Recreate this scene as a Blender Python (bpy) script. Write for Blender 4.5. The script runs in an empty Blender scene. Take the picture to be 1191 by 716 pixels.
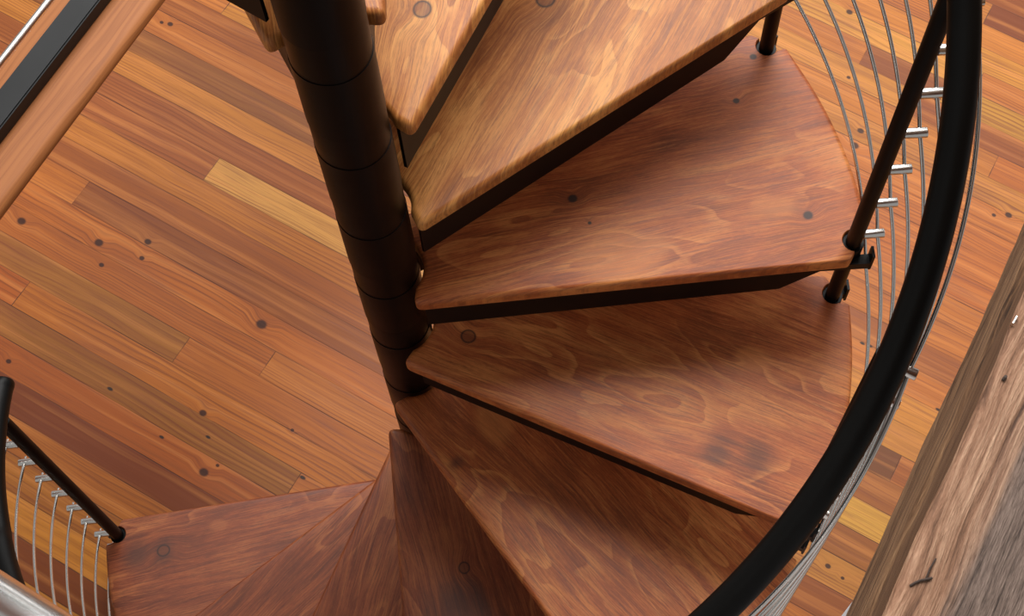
import bpy, bmesh, math, random
from mathutils import Vector, Matrix
from mathutils.geometry import delaunay_2d_cdt
scn = bpy.context.scene
PI = math.pi
# ------------------------------------------------------------------ camera
F_PX, PPX, PPY = 1861.778, 120.05, -235.92
cam_d = bpy.data.cameras.new('camera'); cam = bpy.data.objects.new('camera', cam_d)
scn.collection.objects.link(cam); scn.camera = cam
R = Matrix(((0.99680521, 0.05291484, -0.05982805), (-0.07503921, 0.87701578, -0.47456552), (0.02735859, 0.47753883, 0.87818459)))
mw = R.to_4x4(); mw.translation = (0.20869, -0.93712, 1.77247); cam.matrix_world = mw
cam_d.sensor_fit = 'HORIZONTAL'; cam_d.sensor_width = 36.0; cam_d.lens = F_PX / 1191 * 36
cam_d.shift_x = -PPX / 1191; cam_d.shift_y = PPY / 1191
cam_d.clip_start = 0.02; cam_d.clip_end = 60
# ------------------------------------------------------------------ light and exposure
def area_light(name, loc, target, sx, sy, power, color):
    d = bpy.data.lights.new(name, 'AREA'); d.shape = 'RECTANGLE'; d.size = sx; d.size_y = sy
    d.energy = power; d.color = color
    o = bpy.data.objects.new(name, d); scn.collection.objects.link(o)
    o.location = loc; o.rotation_euler = (Vector(target) - Vector(loc)).to_track_quat('-Z', 'Y').to_euler()
    return o
w = bpy.data.worlds.new('world'); scn.world = w; w.use_nodes = True
w.node_tree.nodes['Background'].inputs[0].default_value = (1.0, 0.985, 0.96, 1)
w.node_tree.nodes['Background'].inputs[1].default_value = 0.36
area_light('tall_window_light', (0.5, 3.1, 4.6), (0.1, 0.1, -1.0), 4.4, 3.4, 520, (1.0, 0.985, 0.965))
area_light('low_highlight_light', (1.2, 4.6, 1.7), (0, 0, -1.0), 3.2, 3.2, 120, (1.0, 0.99, 0.975))  # unseen light, added and sized for the highlight on the polished tube
area_light('side_area_light', (3.6, 1.8, 2.2), (0.2, 0.1, -1.2), 2.0, 2.2, 90, (1.0, 0.98, 0.95))  # unseen area light from the right, no window known there
scn.view_settings.view_transform = 'Standard'; scn.view_settings.look = 'None'
scn.view_settings.exposure = 0.0; scn.view_settings.gamma = 1.0; scn.view_settings.use_curve_mapping = False

# ------------------------------------------------------------------ stair dimensions
H = 0.213893; AL = 0.5152434; RP = 0.70; RT = 0.7246; RC = 0.7319; RR = 0.7095; C0 = -0.088; CS = 0.10827
FLOOR = -9 * H
POLE_R = 0.0476
def ang(k): return -(k - 2) * AL

# ------------------------------------------------------------------ helpers
def s2l(c):
    return tuple(((v/255)/12.92 if v/255 <= .04045 else ((v/255+.055)/1.055)**2.4) for v in c) + (1.0,)
def link(name, bm, mat, parent=None, smooth=True):
    me = bpy.data.meshes.new(name); bmesh.ops.recalc_face_normals(bm, faces=bm.faces); bm.to_mesh(me); bm.free()
    if mat: me.materials.append(mat)
    if smooth:
        for p in me.polygons: p.use_smooth = len(p.vertices) <= 4 and abs(p.normal.z) < .9995
        me.set_sharp_from_angle(angle=math.radians(38))
    o = bpy.data.objects.new(name, me); scn.collection.objects.link(o)
    if parent: o.parent = parent
    return o
def thing(name, label, cat, loc=(0, 0, 0), rz=0, group=None):
    o = bpy.data.objects.new(name, None); scn.collection.objects.link(o); o.empty_display_size = .05
    o.location = loc; o.rotation_euler = (0, 0, rz); o['label'] = label; o['category'] = cat
    if group: o['group'] = group
    return o
def tag(o, label, cat, group=None):
    o['label'] = label; o['category'] = cat
    if group: o['group'] = group
    return o
def dup(root, loc, rz, label):
    r = root.copy(); scn.collection.objects.link(r); r.location = loc; r.rotation_euler = (0, 0, rz); r['label'] = label
    for ch in list(root.children):
        c = ch.copy(); scn.collection.objects.link(c); c.parent = r
        for g in list(ch.children):
            d = g.copy(); scn.collection.objects.link(d); d.parent = c
    return r
def box(bm, x0, x1, y0, y1, z0, z1, M=None):
    vs = [bm.verts.new(Vector(p)) for p in ((x0,y0,z0),(x1,y0,z0),(x1,y1,z0),(x0,y1,z0),(x0,y0,z1),(x1,y0,z1),(x1,y1,z1),(x0,y1,z1))]
    if M:
        for v in vs: v.co = M @ v.co
    fs = [bm.faces.new([vs[i] for i in f]) for f in ((0,3,2,1),(4,5,6,7),(0,1,5,4),(1,2,6,5),(2,3,7,6),(3,0,4,7))]
    return vs, fs
def bevel(bm, off, seg=2):
    bmesh.ops.bevel(bm, geom=list(bm.edges), offset=off, segments=seg, affect='EDGES', clamp_overlap=True)
def lathe(bm, prof, M=None, seg=40):
    """prof: list of (r, z); closed with caps where r == 0"""
    rings = []
    for r, z in prof:
        if r < 1e-6: rings.append([bm.verts.new((0, 0, z))])
        else: rings.append([bm.verts.new((r*math.cos(2*PI*i/seg), r*math.sin(2*PI*i/seg), z)) for i in range(seg)])
    for a, b in zip(rings, rings[1:]):
        for i in range(seg):
            j = (i+1) % seg
            if len(a) == 1 and len(b) == 1: continue
            if len(a) == 1: bm.faces.new((a[0], b[i], b[j]))
            elif len(b) == 1: bm.faces.new((a[i], a[j], b[0]))
            else: bm.faces.new((a[i], a[j], b[j], b[i]))
    if M:
        for rg in rings:
            for v in rg: v.co = M @ v.co
def rounded_rod(r, z0, z1, e=.002):
    return [(0, z0), (r-e, z0), (r, z0+e), (r, z1-e), (r-e*.3, z1-e*.3), (r-e, z1), (0, z1)]
def tube(bm, pts, r, seg=16, cap=True):
    rings = []; n = len(pts); up = Vector((0, 0, 1))
    for i, p in enumerate(pts):
        t = (pts[min(i+1, n-1)] - pts[max(i-1, 0)]).normalized()
        a = t.cross(up).normalized(); b = a.cross(t)
        rings.append([bm.verts.new(p + r*(math.cos(2*PI*j/seg)*a + math.sin(2*PI*j/seg)*b)) for j in range(seg)])
    for a, b in zip(rings, rings[1:]):
        for j in range(seg):
            bm.faces.new((a[j], a[(j+1) % seg], b[(j+1) % seg], b[j]))
    if cap: bm.faces.new(rings[0][::-1]); bm.faces.new(rings[-1])
def fillet(pts, rad):
    out = []; n = len(pts)
    for i in range(n):
        r = rad[i]; p = Vector(pts[i])
        if r <= 0: out.append(p); continue
        a = (Vector(pts[i-1]) - p); b = (Vector(pts[(i+1) % n]) - p)
        da, db = a.normalized(), b.normalized(); half = da.angle(db)/2
        d = min(r/math.tan(half), a.length*.48, b.length*.48)
        p0, p1 = p+da*d, p+db*d
        for s in range(7):
            t = s/6; out.append(p0*(1-t)**2 + p*2*t*(1-t) + p1*t*t)
    return out

# ------------------------------------------------------------------ node helpers
class NT:
    def __init__(s, name):
        s.m = bpy.data.materials.new(name); s.m.use_nodes = True; s.t = s.m.node_tree; s.t.nodes.clear()
        s.out = s.t.nodes.new('ShaderNodeOutputMaterial'); s.b = s.t.nodes.new('ShaderNodeBsdfPrincipled')
        s.t.links.new(s.b.outputs[0], s.out.inputs[0])
    def put(s, sock, v):
        if isinstance(v, bpy.types.NodeSocket): s.t.links.new(v, sock)
        elif v is not None: sock.default_value = v
    def node(s, typ, props=None, **ins):
        n = s.t.nodes.new(typ)
        for k, v in (props or {}).items(): setattr(n, k, v)
        for k, v in ins.items():
            key = k.replace('_', ' ')
            s.put(n.inputs[key], v)
        return n
    def math(s, op, a, b=None, c=None, clamp=False):
        n = s.t.nodes.new('ShaderNodeMath'); n.operation = op; n.use_clamp = clamp
        for i, v in enumerate((a, b, c)):
            if v is not None: s.put(n.inputs[i], v)
        return n.outputs[0]
    def vmath(s, op, a, b=None, out=0):
        n = s.t.nodes.new('ShaderNodeVectorMath'); n.operation = op
        for i, v in enumerate((a, b)):
            if v is not None: s.put(n.inputs[i], v)
        return n.outputs['Value'] if op in ('LENGTH', 'DISTANCE') else n.outputs[0]
    def mix(s, f, a, b, blend='MIX'):
        n = s.t.nodes.new('ShaderNodeMix'); n.data_type = 'RGBA'; n.blend_type = blend; n.clamp_factor = True
        s.put(n.inputs[0], f); s.put(n.inputs[6], a); s.put(n.inputs[7], b); return n.outputs[2]
    def ramp(s, f, stops):
        n = s.t.nodes.new('ShaderNodeValToRGB'); s.put(n.inputs[0], f); r = n.color_ramp
        while len(r.elements) < len(stops): r.elements.new(.5)
        for e, (p, c) in zip(r.elements, stops):
            e.position = p; e.color = c if len(c) == 4 else (*c, 1)
        return n.outputs[0]
    def rng(s, v, a, b, c=0., d=1., smooth=False):
        n = s.t.nodes.new('ShaderNodeMapRange'); n.clamp = True
        if smooth: n.interpolation_type = 'SMOOTHSTEP'
        for i, x in enumerate((v, a, b, c, d)): s.put(n.inputs[i], x)
        return n.outputs[0]
    def noise(s, vec, scale, detail=3, rough=.5, dist=0):
        n = s.node('ShaderNodeTexNoise', None, Vector=vec, Scale=scale, Detail=detail, Roughness=rough, Distortion=dist)
        return n.outputs[0]
    def xyz(s, x, y, z):
        n = s.t.nodes.new('ShaderNodeCombineXYZ')
        for i, v in enumerate((x, y, z)): s.put(n.inputs[i], v)
        return n.outputs[0]
    def sep(s, v):
        n = s.t.nodes.new('ShaderNodeSeparateXYZ'); s.put(n.inputs[0], v); return n.outputs
    def bump(s, h, strength, dist=.001):
        n = s.node('ShaderNodeBump', None, Height=h, Strength=strength, Distance=dist)
        s.t.links.new(n.outputs[0], s.b.inputs['Normal'])
    def set(s, **k):
        for a, v in k.items(): s.put(s.b.inputs[a.replace('_', ' ')], v)

def metal(name, col, rough, metallic=0., spec=.5, noise_amt=.06):
    t = NT(name); tc = t.node('ShaderNodeTexCoord').outputs['Object']
    n = t.noise(tc, 9, 2)
    r = t.rng(n, .3, .7, max(rough-noise_amt, .02), rough+noise_amt)
    t.set(Base_Color=col, Metallic=metallic, Roughness=r, Specular_IOR_Level=spec)
    return t.m

def knot_stack(t, x, y, knots, stretch=1.6):
    """returns y displaced around knots, knot core mask, knot rim mask"""
    core = 0.0; disp = None
    for kx, ky, kr in knots:
        dx = t.math('DIVIDE', t.math('SUBTRACT', x, kx), stretch); dy = t.math('SUBTRACT', y, ky)
        d = t.math('SQRT', t.math('ADD', t.math('MULTIPLY', dx, dx), t.math('MULTIPLY', dy, dy)))
        c = t.rng(d, kr*.6, kr*1.15, 1, 0, True); core = c if core == 0.0 else t.math('MAXIMUM', core, c)
        f = t.rng(d, kr*.8, kr*3.8, kr*1.1, 0, True); disp = f if disp is None else t.math('ADD', disp, f)
    y2 = y if disp is None else t.math('ADD', y, disp)
    return y2, (core if knots else None), disp

# ------------------------------------------------------------------ stained tread wood
def tread_wood(name, seed, knots=(), smudges=(), dark=(104, 54, 27), mid=(150, 86, 46), light=(182, 116, 66), patches=(), bend=.5):
    t = NT(name)
    tc = t.node('ShaderNodeTexCoord').outputs['Object']
    mp = t.node('ShaderNodeMapping', None, Vector=tc)
    x0, y0, z0 = t.sep(tc)[:3]
    mp.inputs['Rotation'].default_value = (0, 0, -AL*bend)
    X, Y, Z = t.sep(mp.outputs[0])[:3]
    ca, sa = math.cos(-AL*bend), math.sin(-AL*bend)
    kn = [(kx*ca - ky*sa, kx*sa + ky*ca, kr) for kx, ky, kr in knots]
    y2, core, disp = knot_stack(t, X, Y, kn, 1.15)
    # slow warp of the growth rings
    wv = t.xyz(t.math('MULTIPLY', X, 2.6), t.math('MULTIPLY', y2, 9.0), seed*3.17)
    w1 = t.noise(wv, 1.0, 3, .5)
    # cathedral figure: wide wavy contour bands, only in some zones
    wv2 = t.xyz(t.math('MULTIPLY', X, 5.0), t.math('MULTIPLY', y2, 15.0), seed*1.7+4)
    h = t.noise(wv2, 1.0, 1.5, .4, .25)
    bands = t.math('FRACT', t.math('MULTIPLY', h, 7.0))
    line = t.math('MULTIPLY', t.rng(bands, .0, .05, 0, 1), t.rng(bands, .07, .35, 1, 0, True))
    zone = t.rng(t.noise(t.xyz(t.math('MULTIPLY', X, 3.0), t.math('MULTIPLY', y2, 7.0), seed*2.3+9), 1.0, 1), .47, .60, 0, 1, True)
    # straight grain
    gy = t.math('ADD', y2, t.math('MULTIPLY', w1, .045))
    g = t.noise(t.xyz(t.math('MULTIPLY', X, 14.0), t.math('MULTIPLY', gy, 430.0), t.math('ADD', t.math('MULTIPLY', Z, 60.0), seed)), 1.0, 3, .65)
    g2 = t.noise(t.xyz(t.math('MULTIPLY', X, 5.0), t.math('MULTIPLY', gy, 80.0), seed+3.0), 1.0, 3, .55)
    fine = t.noise(t.xyz(t.math('MULTIPLY', X, 120.0), t.math('MULTIPLY', gy, 1100.0), seed), 1.0, 2, .6)
    blot = t.noise(t.xyz(t.math('MULTIPLY', X, 6.0), t.math('MULTIPLY', y2, 13.0), seed*5.1), 1.0, 5, .6)
    val = t.math('ADD', t.math('MULTIPLY', blot, .62), t.math('MULTIPLY', g2, .38))
    step = t.math('MULTIPLY', t.rng(bands, .10, 1.0, 1, 0), zone)
    val = t.math('ADD', val, t.math('MULTIPLY', step, .10))
    col = t.ramp(t.rng(val, .28, .76), [(0, s2l(dark)), (.5, s2l(mid)), (1, s2l(light))])
    col = t.mix(t.math('MULTIPLY', t.math('MULTIPLY', line, zone), .48), col, s2l(light))
    grain = t.math('ADD', t.math('MULTIPLY', g, .7), t.math('MULTIPLY', fine, .3))
    col = t.mix(t.rng(grain, .52, .34, 0, .75), col, s2l(dark))
    col = t.mix(t.rng(grain, .52, .66, 0, .45), col, s2l(light))
    for px, py, pr in patches:
        dd = t.vmath('DISTANCE', t.xyz(t.math('MULTIPLY', x0, .65), y0, 0), (px*.65, py, 0))
        dd = t.math('ADD', dd, t.math('MULTIPLY', t.math('SUBTRACT', w1, .5), pr*2.6))
        col = t.mix(t.rng(dd, pr*.55, pr*1.0, .35, 0, True), col, s2l(light))
    for px, py, pr in smudges:
        dd = t.vmath('DISTANCE', t.xyz(x0, t.math('MULTIPLY', y0, .8), 0), (px, py*.8, 0))
        dd = t.math('ADD', dd, t.math('MULTIPLY', t.math('SUBTRACT', g2, .5), pr*1.5))
        col = t.mix(t.rng(dd, pr*.1, pr*1.25, .62, 0, True), col, s2l((62, 36, 28)))
    for grp, big in (([q for q in kn if q[2] < .0085], False), ([q for q in kn if q[2] >= .0085], True)):
        if not grp: continue
        core = knot_stack(t, X, Y, grp, 1.1)[1]
        if big:
            col = t.mix(t.math('MULTIPLY', core, .6), col, s2l((104, 52, 26)))
            rim = t.math('SUBTRACT', 1.0, t.math('ABSOLUTE', t.math('SUBTRACT', t.math('MULTIPLY', core, 2.0), 1.0)))
            col = t.mix(t.math('MULTIPLY', rim, .95), col, s2l((34, 18, 10)))
        else:
            col = t.mix(t.math('MULTIPLY', core, .95), col, s2l((44, 26, 18)))
    t.set(Base_Color=col, Roughness=t.rng(g, .3, .7, .42, .54), Specular_IOR_Level=.40)
    t.bump(t.math('ADD', g, t.math('MULTIPLY', fine, .6)), .22, .0006)
    return t.m

# ------------------------------------------------------------------ floor wood
FKNOTS = [(-0.6493, 0.1837, 0.0126), (-1.1231, 0.1649, 0.0105), (-1.0055, 0.1832, 0.0063), (-1.0808, 0.1198, 0.0063), (-1.3262, 0.1176, 0.0105), (-1.0191, 0.2261, 0.0084), (-0.6423, -0.0667, 0.0084), (-0.5573, -0.1818, 0.0105), (-1.1203, -0.188, 0.0063), (-0.539, -0.1531, 0.0042), (-1.3483, 0.7686, 0.0073), (-1.3714, 0.7617, 0.0052), (0.2262, 1.7092, 0.0084), (0.3101, 1.5213, 0.0052), (0.4049, 1.3906, 0.0084), (0.4091, 1.3436, 0.0105), (0.8364, 1.3558, 0.0084), (0.8036, 1.3373, 0.0052), (0.8059, 0.3301, 0.0063), (0.8465, 0.3219, 0.0042), (-0.4352, 0.0012, 0.0042)]
FDASH = [(-0.6921, -0.1612, 0.005), (-0.8684, -0.1254, 0.006), (-0.5977, -0.1084, 0.005), (-0.3509, -0.0807, 0.006), (0.8808, 0.7941, 0.005), (0.6523, 0.8576, 0.005), (0.6716, 0.8608, 0.005)]
def floor_wood():
    t = NT('reclaimed_pine_floor')
    uv = t.node('ShaderNodeUVMap', {'uv_map': 'plank'}).outputs[0]; eg = t.node('ShaderNodeUVMap', {'uv_map': 'edge'}).outputs[0]
    tone = t.node('ShaderNodeAttribute', {'attribute_name': 'tone'}).outputs['Color']
    seed = t.node('ShaderNodeAttribute', {'attribute_name': 'seed'}).outputs['Fac']
    U, V, _ = t.sep(uv)[:3]; e0, e1, _ = t.sep(eg)[:3]
    v2, core, disp = knot_stack(t, U, V, FKNOTS, 1.25)
    S = t.math('MULTIPLY', seed, 37.0)
    w1 = t.noise(t.xyz(t.math('MULTIPLY', U, 2.2), t.math('MULTIPLY', v2, 10.0), S), 1.0, 2, .5)
    gv = t.math('ADD', v2, t.math('MULTIPLY', w1, .030))
    # growth rings: narrow dark latewood lines on a wavy field
    per = t.rng(t.math('FRACT', t.math('MULTIPLY', seed, 7.31)), 0, 1, 55, 130)
    ring = t.math('FRACT', t.math('ADD', t.math('MULTIPLY', gv, per), t.math('MULTIPLY', w1, 2.2)))
    late = t.math('MULTIPLY', t.rng(ring, .50, .92, 0, 1, True), t.rng(ring, .94, 1.0, 1, 0))
    z_ = t.rng(t.noise(t.xyz(t.math('MULTIPLY', U, 1.1), t.math('MULTIPLY', v2, 22.0), t.math('ADD', S, 5.0)), 1.0, 2), .38, .66, 0.05, 1, True)
    g = t.noise(t.xyz(t.math('MULTIPLY', U, 7.0), t.math('MULTIPLY', gv, 330.0), S), 1.0, 3, .6)
    g2 = t.noise(t.xyz(t.math('MULTIPLY', U, 1.3), t.math('MULTIPLY', gv, 45.0), t.math('ADD', S, 2.0)), 1.0, 2, .5)
    bl = t.noise(t.xyz(t.math('MULTIPLY', U, 3.0), t.math('MULTIPLY', V, 9.0), t.math('ADD', S, 8.0)), 1.0, 3, .5)
    amt = t.math('MULTIPLY', t.math('MULTIPLY', late, z_), .72)
    col = t.mix(amt, tone, s2l((104, 52, 24)), 'MIX')
    col = t.mix(t.rng(g2, .50, .72, 0, .32), col, s2l((214, 138, 72)))
    col = t.mix(t.rng(g2, .48, .28, 0, .40), col, s2l((120, 62, 30)))
    col = t.mix(t.rng(g, .5, .3, 0, .55), col, s2l((104, 48, 26)))
    col = t.mix(t.rng(bl, .55, .8, 0, .40), col, s2l((112, 60, 40)))
    # seams between boards and at butt joints
    seam = t.math('MINIMUM', e1, e0)
    sn = t.noise(t.xyz(t.math('MULTIPLY', U, 4.0), t.math('MULTIPLY', V, 14.0), 3.0), 1.0, 2)
    col = t.mix(t.math('MULTIPLY', t.rng(seam, .0004, .0016, 1, 0), t.rng(sn, .40, .60, .15, .85)), col, s2l((48, 22, 14)))
    for kx, ky, kr in FDASH:
        dx = t.math('DIVIDE', t.math('SUBTRACT', U, kx), 2.0); dy = t.math('SUBTRACT', V, ky)
        d = t.math('SQRT', t.math('ADD', t.math('MULTIPLY', dx, dx), t.math('MULTIPLY', dy, dy)))
        col = t.mix(t.rng(d, kr*.4, kr*.9, .95, 0, True), col, s2l((34, 26, 22)))
    if core: col = t.mix(t.math('MULTIPLY', core, .92), col, s2l((46, 20, 12)))
    t.set(Base_Color=col, Roughness=t.rng(g, .3, .7, .42, .54), Specular_IOR_Level=.22)
    t.bump(t.math('ADD', g, t.rng(seam, 0, .0018, 0, 3)), .15, .0006)
    return t.m

def board_wood(name, tone, dark, seed, axis_scale=(4, 120), rough=.4):
    """grain along local X"""
    t = NT(name); tc = t.node('ShaderNodeTexCoord').outputs['Object']; X, Y, Z = t.sep(tc)[:3]
    yz = t.math('ADD', Y, t.math('MULTIPLY', Z, .7))
    w1 = t.noise(t.xyz(t.math('MULTIPLY', X, 2.0), t.math('MULTIPLY', yz, 12), seed), 1.0, 2)
    gv = t.math('ADD', yz, t.math('MULTIPLY', w1, .04))
    g = t.noise(t.xyz(t.math('MULTIPLY', X, axis_scale[0]), t.math('MULTIPLY', gv, axis_scale[1]), seed), 1.0, 3, .6)
    r = t.math('FRACT', t.math('ADD', t.math('MULTIPLY', gv, 45), t.math('MULTIPLY', w1, 2)))
    late = t.math('MULTIPLY', t.rng(r, .4, .9, 0, 1, True), t.rng(r, .92, 1, 1, 0))
    zone = t.rng(w1, .35, .65)
    col = t.mix(t.math('MULTIPLY', late, t.math('MULTIPLY', zone, .55)), s2l(tone), s2l(dark))
    col = t.mix(t.rng(g, .55, .28, 0, .5), col, s2l(dark))
    t.set(Base_Color=col, Roughness=rough, Specular_IOR_Level=.22); t.bump(g, .2, .0006)
    return t.m

BLACK = metal('black_powder_coat', s2l((9, 8, 7)), .42, 0, .14)
BLACKPOLE = metal('black_pole_paint', s2l((8, 5, 4)), .38, 0, .11)
GREYBAR = metal('charcoal_powder_coat', s2l((13, 14, 15)), .50, 0, .35)
STEEL = metal('brushed_stainless', s2l((222, 219, 214)), .24, 1.0)
CHROME = metal('polished_stainless', s2l((236, 234, 231)), .26, 1.0, noise_amt=.01)

# ------------------------------------------------------------------ floor
TH = math.radians(-33); ux, uy = math.cos(TH), math.sin(TH); vx, vy = -uy, ux
def fb(n): return .577 + n*(.0711 if n > 0 else .0722)
OR, RB, DR, YE, TA, YO, PU = (192,108,56), (160,86,48), (128,62,34), (216,150,104), (166,104,56), (204,128,66), (146,86,56)
rows = {
 5: [(-9, OR), (-1.3, YO), (-.2, OR)],
 4: [(-9, OR), (-1.25, YO), (-.3, RB), (.9, OR)],
 3: [(-9, RB), (-.2, OR)],
 2: [(-9, (182,102,58)), (-.1, YO)],
 1: [(-9, PU), (0, OR), (.6, (204,130,70)), ],
 0: [(-9, (194,118,64)), (.2, OR), (.62, (116,66,44)), (.85, RB)],
 -1: [(-9, (160,86,54)), (.1, YE), (.6, (158,90,52))],
 -2: [(-9, (164,88,56)), (-1.0, YE), (-.1, RB), (.5, (210,150,82))],
 -3: [(-9, (190,112,60)), (0, YO), (.5, (156,90,50))],
 -4: [(-9, RB), (.1, OR), (.6, (186,118,66))],
 -5: [(-9, OR), (-1.247, (146,78,46)), (-.2, OR), (.4, (150,80,46))],
 -6: [(-9, (186,100,52)), (0, YO), (.55, OR)],
 -7: [(-9, (178,96,52)), (-.58, (186,106,60)), (.3, (192,110,60))],
 -8: [(-9, (164,100,54)), (-.78, (184,102,56)), (.5, RB)],
 -9: [(-9, (176,88,42)), (-1.205, (186,104,50)), (0, OR)],
 -10: [(-9, (152,90,46)), (-.36, (186,104,60)), (.5, YO)],
 -11: [(-9, (170,86,44)), (.2, OR)],
 -12: [(-9, (122,56,30)), (0, RB)],
 -13: [(-9, (176,98,48)), (0, YO)],
 -14: [(-9, (176,104,48)), (.1, RB)],
 -15: [(-9, (206,128,58)), (.1, RB)],
 -16: [(-9, (132,64,32)), (.1, RB)],
 6: [(-9, (196,122,64)), (.2, OR)],
 7: [(-9, OR), (.3, (186,98,50)), (1.6, YO)],
 8: [(-9, YO), (.3, (190,102,52)), (1.4, RB)],
 9: [(-9, OR), (.2, (192,104,54))],
 10: [(-9, RB), (.1, (188,104,56))],
 11: [(-9, OR), (.1, (186,114,60)), (.95, OR)],
 12: [(-9, OR), (.0, (192,112,56)), (.75, (186,100,50))],
 13: [(-9, OR), (-.2, (196,124,68)), (.50, (150,78,42)), (1.3, RB)],
 14: [(-9, RB), (-.4, (188,108,58)), (.317, (140,74,44)), (.55, (190,128,66))],
 15: [(-9, YO), (.0, (204,136,76)), (.62, (186,104,56))],
 16: [(-9, OR), (.0, (198,118,62)), (.5, (206,132,66))],
 17: [(-9, OR), (.1, (196,110,56)), (.55, (200,118,60))],
 18: [(-9, OR), (.1, (190,114,62)), (.56, (124,58,28))],
 19: [(-9, YO), (.1, OR), (.52, (142,72,36))],
 20: [(-9, YO), (.3, YO)],
}
rnd = random.Random(7)
bm = bmesh.new(); l1 = bm.loops.layers.uv.new('plank'); l2 = bm.loops.layers.uv.new('edge')
lc = bm.loops.layers.float_color.new('tone'); ls = bm.faces.layers.float.new('seed')
for n in range(-44, 45):
    segs = rows.get(n)
    if segs is None:
        segs = []; u = -3.4 - rnd.random()
        while u < 3.4: segs.append((u, rnd.choice([OR, OR, RB, YO, TA, PU, DR, YE]))); u += rnd.uniform(.5, 1.7)
    v0, v1 = fb(n), fb(n+1)
    for i, (u0, c) in enumerate(segs):
        u0 = max(u0, -3.4); u1 = segs[i+1][0] if i+1 < len(segs) else 3.4
        if u1 <= u0: continue
        q = [(u0, v0), (u1, v0), (u1, v1), (u0, v1)]
        f = bm.faces.new([bm.verts.new((u*ux+v*vx, u*uy+v*vy, FLOOR)) for u, v in q])
        f[ls] = rnd.random()
        cc = s2l((c[0]*.86, c[1]*.87, c[2]*.62))
        # distance to the nearest end and nearest long side is linear: built from four corner values via a split
        for lp, (u, v) in zip(f.loops, q):
            lp[l1].uv = (u, v); lp[lc] = cc; lp[l2].uv = (0, 0)
        # split into an inset so the distance to the edge can be interpolated
        w_ = (v1-v0)/2
        inner = [(u0+w_, v0+w_), (u1-w_, v0+w_)] if u1-u0 > 2*w_ else None
        if inner:
            sd = f[ls]; bvs = list(f.verts); bm.faces.remove(f)
            iv = [bm.verts.new((u*ux+v*vx, u*uy+v*vy, FLOOR)) for u, v in inner]
            for idx in ((0, 1, 'i1', 'i0'), (1, 2, 'i1'), (2, 3, 'i0', 'i1'), (3, 0, 'i0')):
                vs, cs = [], []
                for k_ in idx:
                    if k_ == 'i0': vs.append(iv[0]); cs.append((inner[0], w_))
                    elif k_ == 'i1': vs.append(iv[1]); cs.append((inner[1], w_))
                    else: vs.append(bvs[k_]); cs.append((q[k_], 0))
                g = bm.faces.new(vs); g[ls] = sd
                for lp, (p, d) in zip(g.loops, cs):
                    lp[l1].uv = p; lp[l2].uv = (d, d); lp[lc] = cc
me = bpy.data.meshes.new('floor'); bm.normal_update()
for f in bm.faces:
    if f.normal.z < 0: f.normal_flip()
bm.to_mesh(me); bm.free(); me.materials.append(floor_wood())
floor = bpy.data.objects.new('floor', me); scn.collection.objects.link(floor); floor['kind'] = 'structure'

# ------------------------------------------------------------------ white wall below the weathered beam
BD = math.radians(57.4)
def along(off, s, z, th): return Vector((-math.sin(th)*off + math.cos(th)*s, math.cos(th)*off + math.sin(th)*s, z))
MB = Matrix.Rotation(BD, 4, 'Z')
tw = NT('white_painted_plaster'); tw.set(Base_Color=s2l((206, 206, 208)), Roughness=.7)
tw.bump(tw.noise(tw.node('ShaderNodeTexCoord').outputs['Object'], 90, 3), .1, .0006)
cs = .50878*math.cos(BD) - .63293*math.sin(BD)
bm = bmesh.new(); box(bm, cs-1.3, cs, -.90, -.772, FLOOR, .20, MB)
o = link('wall_right', bm, tw.m, smooth=False); o['kind'] = 'structure'

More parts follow.
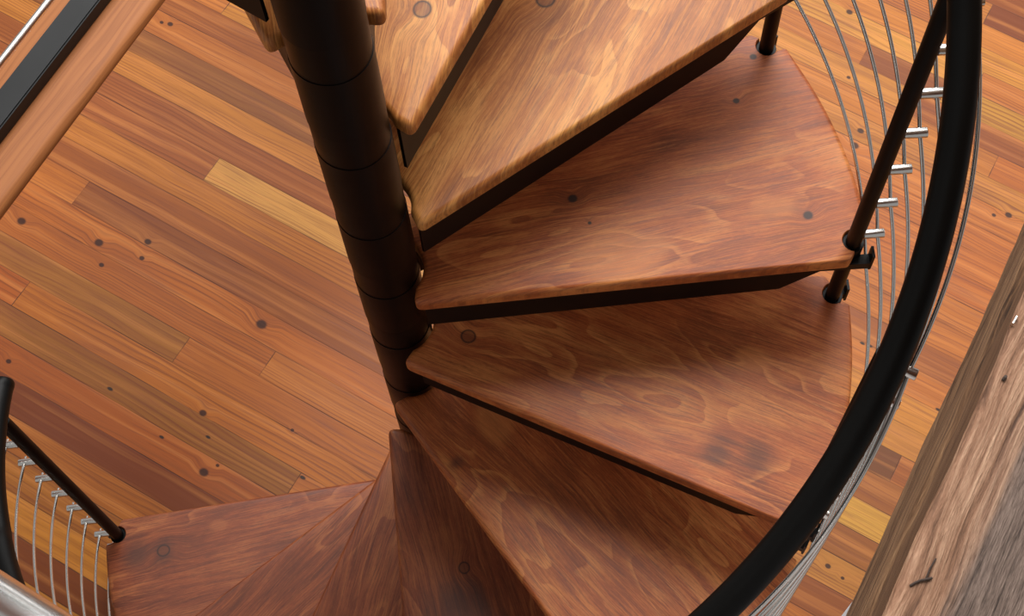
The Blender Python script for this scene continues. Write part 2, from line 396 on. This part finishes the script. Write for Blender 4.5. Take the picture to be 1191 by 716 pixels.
# ------------------------------------------------------------------ weathered timber beam
def beam_material():
    t = NT('weathered_timber'); tc = t.node('ShaderNodeTexCoord').outputs['Object']; X, Y, Z = t.sep(tc)[:3]
    yz = t.math('ADD', Y, Z)
    w1 = t.noise(t.xyz(t.math('MULTIPLY', X, 4.0), t.math('MULTIPLY', yz, 14), 2.0), 1.0, 2)
    gv = t.math('ADD', yz, t.math('MULTIPLY', w1, .03))
    g = t.noise(t.xyz(t.math('MULTIPLY', X, 9.0), t.math('MULTIPLY', gv, 210), 1.0), 1.0, 5, .7)
    g2 = t.noise(t.xyz(t.math('MULTIPLY', X, 3.0), t.math('MULTIPLY', gv, 60), 5.0), 1.0, 3, .6)
    f = t.noise(t.xyz(t.math('MULTIPLY', X, 60.0), t.math('MULTIPLY', yz, 700), 1.0), 1.0, 2, .6)
    side = t.ramp(t.math('ADD', t.math('MULTIPLY', g, .6), t.math('MULTIPLY', g2, .4)), [(.38, s2l((52, 34, 22))), (.48, s2l((112, 80, 54))), (.62, s2l((160, 124, 90)))])
    worn = t.ramp(t.math('ADD', t.math('MULTIPLY', g, .6), t.math('MULTIPLY', g2, .4)), [(.38, s2l((78, 52, 38))), (.49, s2l((140, 102, 78))), (.62, s2l((188, 150, 122)))])
    top = t.ramp(t.math('ADD', t.math('MULTIPLY', g, .55), t.math('MULTIPLY', f, .45)), [(.34, s2l((60, 48, 42))), (.5, s2l((108, 90, 80))), (.66, s2l((140, 120, 108)))])
    # Y runs from the side face (-.77) inward; the old edge wear fades into the grey top
    wy = t.math('ADD', Y, t.math('MULTIPLY', t.math('SUBTRACT', g2, .5), .030))
    col = t.mix(t.rng(wy, -.800, -.818, 0, 1, True), worn, top)
    zw = t.math('ADD', Z, t.math('MULTIPLY', t.math('SUBTRACT', g2, .5), .035))
    band = t.math('MULTIPLY', t.rng(zw, -.155, -.140, 0, 1), t.rng(zw, -.026, -.012, 1, 0))
    side = t.mix(t.math('MULTIPLY', band, .62), side, s2l((92, 62, 40)))
    groove = t.math('MULTIPLY', t.rng(zw, -.350, -.335, 0, 1), t.rng(zw, -.325, -.305, 1, 0))
    side = t.mix(t.math('MULTIPLY', groove, .75), side, s2l((64, 44, 30)))
    blue = t.rng(t.noise(t.xyz(t.math('MULTIPLY', X, 8), t.math('MULTIPLY', Y, 16), 4.0), 1.0, 3), .5, .72, 0, .5)
    col = t.mix(t.math('MULTIPLY', blue, t.rng(Y, -.82, -.85)), col, s2l((112, 108, 112)))
    col = t.mix(t.rng(Z, -.012, -.004), side, col)
    t.set(Base_Color=col, Roughness=.75, Specular_IOR_Level=.3)
    t.bump(t.math('ADD', t.math('MULTIPLY', g, 1.0), t.math('ADD', t.math('MULTIPLY', g2, 1.0), t.math('MULTIPLY', f, .35))), .9, .006)
    return t.m
from mathutils import noise as mnoise
BT = .60
# section (y = offset, z relative to the beam top): rough sawn side face with two shallow ledges
prof = [(-.7760, -.40), (-.7700, -.395), (-.7690, -.370), (-.7690, -.345), (-.7725, -.335), (-.7725, -.325), (-.7690, -.315), (-.7685, -.25), (-.7695, -.16), (-.7740, -.150), (-.7750, -.10), (-.7755, -.050), (-.7750, -.025), (-.7715, -.014), (-.7700, -.007), (-.7720, -.002), (-.7765, 0.)]
prof += [(-.79 - .03*i, 0.) for i in range(0, 11)] + [(-1.13, -.01), (-1.135, -.2), (-1.13, -.40), (-.95, -.40)]
bm = bmesh.new(); rings = []
N = 300
for i in range(N+1):
    s = -1.2 + 3.2*i/N; rg = []
    for j, (y, z) in enumerate(prof):
        a = .0030*mnoise.noise(Vector((s*7, y*30, z*22))) + .0012*mnoise.noise(Vector((s*28, y*90, z*60)))
        b = .0022*mnoise.noise(Vector((s*6+9, y*40, z*22)))
        rg.append(bm.verts.new((s, y+a, z+b)))
    rings.append(rg)
for a, b in zip(rings, rings[1:]):
    for j in range(len(prof)):
        k = (j+1) % len(prof); bm.faces.new((a[j], a[k], b[k], b[j]))
bm.faces.new(rings[0]); bm.faces.new(rings[-1])
beam = link('timber_beam', bm, beam_material())
beam.rotation_euler = (0, 0, BD); beam.location = (0, 0, BT)
tag(beam, 'thick weathered grey brown timber beam with a rough sawn edge above the white wall', 'beam')
# a split in the grain of the top face and a small staple
bm = bmesh.new()
def top_pt(s, off, z=.0): return (s, off, z)
pts = [Vector((-.3440, -.7790, .0006)), Vector((-.3405, -.7812, .0014)), Vector((-.337, -.7840, .0010)), Vector((-.3345, -.7872, .0014)), Vector((-.3311, -.7909, .0006))]
tube(bm, pts, .0009, 8)
tube(bm, [Vector((-.3345, -.7872, .0008)), Vector((-.326, -.7868, .0014)), Vector((-.317, -.7880, .0006))], .0006, 8)
tube(bm, [Vector((-.1670, -.7806, .0006)), Vector((-.1651, -.7812, .0016)), Vector((-.1630, -.7816, .0006))], .0013, 8)
crack_mat = metal('dark_split_wood', s2l((58, 44, 36)), .9)
link('grain_split', bm, crack_mat, beam)['label'] = 'dark split in the timber'
bm = bmesh.new(); tube(bm, [Vector((-.1215, -.7705, -.004)), Vector((-.1205, -.7705, .003)), Vector((-.1145, -.7710, .003)), Vector((-.1135, -.7710, -.004))], .0009, 8)
link('staple', bm, STEEL, beam)['label'] = 'small shiny staple'

# ------------------------------------------------------------------ wood capped guard with a steel bar and a bright rod (upper left)
GD = math.radians(59.4)
gn = Vector((math.sin(GD), -math.cos(GD), 0)); gd = Vector((math.cos(GD), math.sin(GD), 0))
guard = thing('guard_rail', 'pale wooden guard rail cap carrying a charcoal steel bar beside the stair', 'railing', (-.90*gn.x, -.90*gn.y, FLOOR), GD)
# local frame: x along the rail, y = -(offset + .90) ; z from floor
zt = -.865 - FLOOR
S0, S1 = -.78, 1.62
def prism_x(bm, prof, x0, x1):
    a = [bm.verts.new((x0, y, z)) for y, z in prof]; b = [bm.verts.new((x1, y, z)) for y, z in prof]
    n = len(prof)
    for i in range(n): bm.faces.new((a[i], a[(i+1) % n], b[(i+1) % n], b[i]))
    bm.faces.new(a[::-1]); bm.faces.new(b)
def off(o): return -(o + .90)
pr = [(off(-.979), zt-.034), (off(-.979), zt-.004), (off(-.975), zt)]
for a in range(0, 7):
    t_ = math.radians(90 - 180*a/6); pr.append((off(-.818 + .018*math.cos(t_)), zt-.0175+.0175*math.sin(t_)))
bm = bmesh.new(); prism_x(bm, pr, S0, S1)
link('cap_board', bm, board_wood('honey_pine_cap', (158, 98, 54), (108, 58, 30), 3.3, (3, 120), .5), guard)
bm = bmesh.new(); box(bm, S0, S1, off(-.879), off(-.930), zt, zt+.036); bevel(bm, .003, 2)
link('steel_bar', bm, GREYBAR, guard)
bm = bmesh.new(); tube(bm, [Vector((S0, off(-.993), zt-.012)), Vector((S1, off(-.993), zt-.012))], .0065, 16)
link('rod', bm, metal('satin_stainless', s2l((200, 198, 194)), .42, 1.0), guard)['label'] = 'bright stainless rod'
for sx in (S0+.03, S1-.06):
    bm = bmesh.new(); box(bm, sx-.025, sx+.025, -.025, .025, 0, zt-.034); bevel(bm, .003, 2); link('post', bm, BLACK, guard)
    bm = bmesh.new(); box(bm, sx-.01, sx+.01, off(-.975), off(-1.002), zt-.022, zt-.002); bevel(bm, .002, 1); link('rod_bracket', bm, STEEL, guard)

# ------------------------------------------------------------------ polished tube (lower left)
tr = thing('steel_rail', 'polished stainless tube rail in the near bottom left corner', 'railing', (0, 0, 0))
p0 = Vector((-.214, -.626, .385)); dr = Vector((.833, -.553, 0)).normalized()
OFFS = -.024
nn = Vector((-dr.y, dr.x, 0))
a = p0 + dr*-1.2 + nn*OFFS; b = p0 + dr*.60 + nn*OFFS
bm = bmesh.new(); tube(bm, [a.lerp(b, i/10) for i in range(11)], .026, 48); link('tube', bm, CHROME, tr)
bm = bmesh.new(); lathe(bm, rounded_rod(.021, FLOOR, a.z-.015), Matrix.Translation((a.x+dr.x*.05, a.y+dr.y*.05, 0))); link('post', bm, CHROME, tr)
bm = bmesh.new(); lathe(bm, rounded_rod(.05, FLOOR, FLOOR+.008), Matrix.Translation((a.x+dr.x*.05, a.y+dr.y*.05, 0))); link('floor_flange', bm, CHROME, tr)
bm = bmesh.new(); lathe(bm, rounded_rod(.045, -.004, .004), Matrix.Translation(b) @ dr.to_track_quat('Z', 'X').to_matrix().to_4x4()); link('wall_flange', bm, CHROME, tr)

# ------------------------------------------------------------------ centre pole with its stacked sleeves
pole = thing('centre_pole', 'thick glossy black centre pole of the spiral stair with stacked sleeves', 'stair pole', (0, 0, FLOOR))
bm = bmesh.new(); lathe(bm, rounded_rod(.040, 0, 2.25-FLOOR), seg=48); link('pole', bm, BLACKPOLE, pole)
bm = bmesh.new(); lathe(bm, rounded_rod(.11, 0, .012), seg=48); link('base_plate', bm, BLACK, pole)
for k in range(-9, 9):
    z0 = -(k+1)*H - .045 - FLOOR
    if k == 8: z0 = .012
    z1 = -k*H - .0450 - FLOOR
    bm = bmesh.new(); lathe(bm, [(.0395, z0), (POLE_R-.0001, z0), (POLE_R, z0+.0001), (POLE_R, z1-.0001), (POLE_R-.0001, z1), (.0395, z1)], seg=64)
    link('sleeve', bm, BLACKPOLE, pole)
bm = bmesh.new(); Mp = Matrix.Translation((-.036, -.0094-.022, .3215-FLOOR))
# small scrap of blue tape wrapped on the pole
va = []
for i in range(7):
    an = math.radians(203 + i*3.2); row = []
    for j in range(5):
        row.append(bm.verts.new(((POLE_R+.0004)*math.cos(an), (POLE_R+.0004)*math.sin(an), .322-FLOOR + j*.007 + .003*math.sin(i*1.3))))
    va.append(row)
for i in range(6):
    for j in range(4): bm.faces.new((va[i][j], va[i+1][j], va[i+1][j+1], va[i][j+1]))
link('tape_scrap', bm, metal('blue_tape', s2l((86, 104, 140)), .6), pole)['label'] = 'scrap of grey blue tape'

# ------------------------------------------------------------------ treads
Ax, Ay, Bx, By = .0394, -.0610, .6905, -.0323
def mirror(p):
    a = AL/2; c, s = math.cos(2*a), math.sin(2*a); return (p[0]*c + p[1]*s, p[0]*s - p[1]*c)
def tread_outline():
    P, r = [], []
    def add(p, rr=0): P.append(p); r.append(rr)
    add((Ax, Ay), .012); add((Bx, By), .010); add((.6985, -.0200), .004)
    NR = .0168
    half = []
    for i in range(13):
        t = math.radians(-95 - i*(360-95-68)/12); half.append((RP + NR*math.cos(t), NR*math.sin(t)))
    for p in half: add(p)
    add((RT*math.cos(.026), RT*math.sin(.026)), .006)
    for i in range(1, 16):
        t = .026 + (AL-.052)*i/16; add((RT*math.cos(t), RT*math.sin(t)))
    add(mirror((RT*math.cos(.026), RT*math.sin(.026))), .006)
    for p in half[::-1]: add(mirror(p))
    add(mirror((.6985, -.0200)), .004); add(mirror((Bx, By)), .010); add(mirror((Ax, Ay)), .012)
    a0, a1 = AL + math.radians(38), -math.radians(38)
    for i in range(17):
        t = a0 + (a1-a0)*i/16; add((.0545*math.cos(t), .0545*math.sin(t)))
    return fillet(P, r)
OUT = tread_outline()
def slab(out, z0, z1, r=.008, seg=4):
    bm = bmesh.new(); n = len(out)
    nor = []
    for i in range(n):
        a = out[i-1]; b = out[(i+1) % n]; t = (b-a).normalized(); nor.append(Vector((t.y, -t.x)))   # outward for CCW
    W_ = []
    for p in out:
        d = min((p - Vector((RP, 0))).length, (p - Vector(mirror((RP, 0)))).length)
        W_.append(.22 + .78*min(1, max(0, (d-.032)/.03)))
    prof = []
    for i in range(seg+1):
        t = PI/2*i/seg; prof.append((r*(1-math.sin(t)), z0 + r*(1-math.cos(t))))
    for i in range(seg+1):
        t = PI/2*i/seg; prof.append((r*(1-math.cos(t)), z1 - r*(1-math.sin(t))))
    rings = []
    for ins, z in prof:
        rings.append([bm.verts.new((out[i].x - nor[i].x*ins*W_[i], out[i].y - nor[i].y*ins*W_[i], z)) for i in range(n)])
    for a, b in zip(rings, rings[1:]):
        for i in range(n): bm.faces.new((a[i], a[(i+1) % n], b[(i+1) % n], b[i]))
    # caps: constrained triangulation with a grid of inner points, so no long slivers
    for rg in (rings[0], rings[-1]):
        z = rg[0].co.z; P2 = [Vector((v.co.x, v.co.y)) for v in rg]; pts = list(P2)
        def inside(q):
            c = False
            for a in range(n):
                u, v = P2[a-1], P2[a]
                if (u.y > q.y) != (v.y > q.y) and q.x < (v.x-u.x)*(q.y-u.y)/(v.y-u.y)+u.x: c = not c
            return c
        for gx in range(0, 26):
            for gy in range(-3, 16):
                q = Vector((gx*.03, gy*.03))
                if inside(q) and min((q-v).length for v in P2) > .012: pts.append(q)
        vo, _, fo, vi, _, _ = delaunay_2d_cdt(pts, [(a, (a+1) % n) for a in range(n)], [list(range(n))], 1, 1e-7)
        vm = {}
        for a, src in enumerate(vi):
            hit = [x for x in src if x < n]
            vm[a] = rg[hit[0]] if hit else bm.verts.new((vo[a].x, vo[a].y, z))
        for f in fo:
            vs = [vm[a] for a in f]
            if len(set(vs)) > 2:
                try: bm.faces.new(vs)
                except ValueError: pass
    return bm
TT = .032
board_me = None
def side_plate(flip):
    """steel plate under the tread edge, tapered towards the post"""
    bm = bmesh.new()
    d = Vector((Bx-Ax, By-Ay)).normalized(); nrm = Vector((-d.y, d.x))
    base = Vector((Ax, Ay)) + nrm*.026
    prof = [(.012, -TT), (.655, -TT), (.675, -TT-.004), (.675, -TT-.022), (.660, -TT-.030), (.565, -TT-.122), (.012, -TT-.122)]
    fr, bk = [], []
    for s, z in prof:
        p = base + d*s; q = p + nrm*.005
        if flip: p, q = Vector(mirror(p)), Vector(mirror(q))
        fr.append(bm.verts.new((p.x, p.y, z))); bk.append(bm.verts.new((q.x, q.y, z)))
    n = len(prof)
    for i in range(n): bm.faces.new((fr[i], fr[(i+1) % n], bk[(i+1) % n], bk[i]))
    bm.faces.new(fr[::-1]); bm.faces.new(bk)
    return bm
def clamp(flip):
    bm = bmesh.new()
    c = Vector((RP, 0)) if not flip else Vector(mirror((RP, 0)))
    z0 = -TT-.032
    lathe(bm, [(0, z0), (.0160, z0), (.0165, z0+.001), (.0165, -.009), (.0160, -.008), (0, -.008)], Matrix.Translation((c.x, c.y, 0)), 32)
    th = 0 if not flip else AL
    M = Matrix.Rotation(th, 4, 'Z')
    s = 1 if not flip else -1
    ys = sorted((-.026*s, -.010*s))
    box(bm, .645, .728, ys[0], ys[1], z0+.012, -TT-.001, M)
    yl = sorted((-.026*s, -.008*s))
    box(bm, .7260, .7300, yl[0], yl[1], z0+.008, -.008, M)
    return bm
kn = {0: ((.198, .014, .0125),), 1: ((.380, .152, .015),), 2: ((.282, .095, .0075), (.636, .045, .008), (.549, .248, .0055), (.585, .326, .006), (.305, .053, .003)),
      3: ((.112, .023, .0115),), 5: ((.302, .063, .010),), 8: ((.602, .046, .013),), -1: (), 4: ()}
smu = {3: ((.544, .024, .030), (.603, .037, .034)), 8: ((.602, .046, .03), (.656, .049, .035)), 4: ((.188, -.029, .014),), 5: ((.36, .05, .05),)}
pat = {8: ((.484, .005, .022), (.247, -.021, .016)), 3: ((.534, .184, .03),), 4: ((.16, .06, .04),), 2: ((.60, .06, .05), (.36, -.01, .05))}
desc = {
 -6: 'spiral stair tread high out of frame, topmost of the flight',
 -5: 'spiral stair tread out of frame, one below the topmost',
 -4: 'spiral stair tread out of frame, two below the topmost',
 -3: 'spiral stair tread, third above the knotted one at the top, out of frame',
 -2: 'spiral stair tread out of frame, second above the knotted one at the top',
 -1: 'stair tread behind the top of the black pole, only its narrow ends showing',
 0: 'stair tread at the top edge right of the pole with one round ringed knot',
 1: 'light golden brown stair tread reaching the top edge above the one with scattered knots',
 2: 'wide brown stair tread with scattered small knots and swirling grain, post through its corner',
 3: 'brown stair tread with two dark smudges near its outer end',
 4: 'brown stair tread with wavy figure below the one with dark smudges',
 5: 'dark reddish stair tread, narrow wedge running straight down to the bottom edge',
 6: 'narrow dark tread wedge between the downward one and the second lowest',
 7: 'thin sliver of dark tread directly above the lowest tread',
 8: 'lowest stair tread with pale blotches and a thin bright front edge'}
tread0 = None
for k in range(-5, 9):
    loc = (0, 0, -k*H); rz = ang(k)
    if tread0 is None:
        t0 = thing('stair_tread', desc[k], 'stair tread', loc, rz, 'wooden treads of the spiral stair')
        link('board', slab(OUT, -TT, 0, .0085), tread_wood('stained_tread_wood', 1.0), t0)
        link('riser_plate', side_plate(False), BLACK, t0, False); link('rear_plate', side_plate(True), BLACK, t0, False)
        link('post_clamp', clamp(False), BLACK, t0); link('post_clamp', clamp(True), BLACK, t0)
        bm = bmesh.new(); lathe(bm, [(.0477, -TT-.112), (.0484, -TT-.112), (.0486, -TT-.1118), (.0486, -.0062), (.0484, -.006), (.0477, -.006)], seg=48)
        link('hub_collar', bm, BLACKPOLE, t0)
        tread0 = t0; cur = t0
    else:
        cur = dup(tread0, loc, rz, desc[k])
    for ch in cur.children:
        if ch.name.startswith('board'):
            ch.material_slots[0].link = 'OBJECT'
            kw = {}
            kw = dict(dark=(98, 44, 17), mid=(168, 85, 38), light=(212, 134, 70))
            if k < 2: kw = dict(dark=(112, 56, 20), mid=(178, 106, 48), light=(222, 156, 84))   # sheen of the upper boards put into a lighter, more golden colour
            if k >= 5: kw = dict(dark=(78, 34, 14), mid=(130, 61, 29), light=(172, 100, 54))   # deeper, redder colours for the lowest boards
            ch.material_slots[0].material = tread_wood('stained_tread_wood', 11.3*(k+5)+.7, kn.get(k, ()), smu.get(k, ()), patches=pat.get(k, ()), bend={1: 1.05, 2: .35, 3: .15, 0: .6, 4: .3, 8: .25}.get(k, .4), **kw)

# ------------------------------------------------------------------ posts with their cable clips
def RZ(k):   # height of the handrail centre above tread k
    pts = [(-9, .70), (1.5, .712), (2.0, .722), (2.6, .690), (3, .692), (4, .70), (7, .69), (7.35, .715), (8, .800), (8.2, .832), (9, .95)]
    for (a, b), (c, d) in zip(pts, pts[1:]):
        if k <= c: return b + (d-b)*(k-a)/(c-a)
def RZs(k): return sum(RZ(k+.5*(i-4)/4) for i in range(9))/9 if k < 7.4 else sum(RZ(k+.25*(i-4)/4) for i in range(9))/9
plab = {0: 'black stair post out of frame at the top right', 1: 'black stair post between the golden top tread and the knotted wide tread', 2: 'long black stair post rising beside the thick curved handrail at upper right',
        3: 'black stair post mostly hidden beneath the curved handrail at right', 4: 'black stair post below the frame beside the wavy figured tread', 5: 'black stair post below the bottom edge, left of the previous one',
        6: 'black stair post beyond the bottom edge, third from the lowest tread', 7: 'black stair post beyond the bottom edge, next to the lowest tread', 8: 'slanting black post at the lower left corner of the lowest tread',
        -1: 'black stair post above the frame, at the tread behind the pole'}
for k in range(-1, 9):
    post = thing('stair_post', plab[k], 'post', (RP*math.cos(ang(k)), RP*math.sin(ang(k)), -k*H), ang(k), 'black posts of the stair railing')
    zb = -H - TT - .03 if k < 8 else -H
    bm = bmesh.new(); lathe(bm, rounded_rod(.0118, zb, RZs(k)-.004)); link('upright', bm, BLACK, post)
    for j in range(8):
        z = C0 + j*CS
        bm = bmesh.new()
        M = Matrix.Translation((.010, 0, z)) @ Matrix.Rotation(PI/2, 4, 'Y')
        lathe(bm, rounded_rod(.0072, 0, .032, .0012), M, 24); link('cable_clip', bm, STEEL, post)

# ------------------------------------------------------------------ cables
names8 = ['lowest', 'second lowest', 'third lowest', 'fourth from the bottom', 'fourth from the top', 'third highest', 'second highest', 'highest']
for j in range(8):
    pts = []
    n = 420
    for i in range(n+1):
        k = -1.03 + (8.03+1.03)*i/n
        # the wires bow slightly outward between the posts
        kf = math.floor(k); fr = k-kf
        bow = .006 if k < 2 else (.008 if k < 5 else (.004 if k < 6 else -.002))
        rr = RC + bow*math.sin(PI*fr)
        pts.append(Vector((rr*math.cos(ang(k)), rr*math.sin(ang(k)), -k*H + C0 + j*CS)))
    bm = bmesh.new(); tube(bm, pts, .0029, 10)
    o = link('rail_cable', bm, STEEL); tag(o, 'thin curved stainless rail wire outside the stair posts, %s of the eight' % names8[j], 'railing wire', 'stainless wires of the stair railing')

# ------------------------------------------------------------------ handrail
hr = thing('handrail', 'thick black tubular handrail curving down around the spiral stair', 'handrail', (0, 0, FLOOR))
pts = []
n = 300
for i in range(n+1):
    k = -1.15 + (8.19+1.15)*i/n
    pts.append(Vector((RR*math.cos(ang(k)), RR*math.sin(ang(k)), -k*H + RZs(k) - FLOOR)))
bm = bmesh.new(); tube(bm, pts, .0195, 36, False); link('tube', bm, BLACK, hr)
for e, p, q in ((0, pts[0], pts[1]), (1, pts[-1], pts[-2])):
    dd = (p-q).normalized(); M = Matrix.Translation(p) @ dd.to_track_quat('Z', 'X').to_matrix().to_4x4()
    bm = bmesh.new(); lathe(bm, [(0, -.01), (.0195, -.01), (.0201, -.004), (.0201, .003), (.0180, .0065), (.012, .0085), (0, .009)], M, 36); link('end_cap', bm, BLACK, hr)
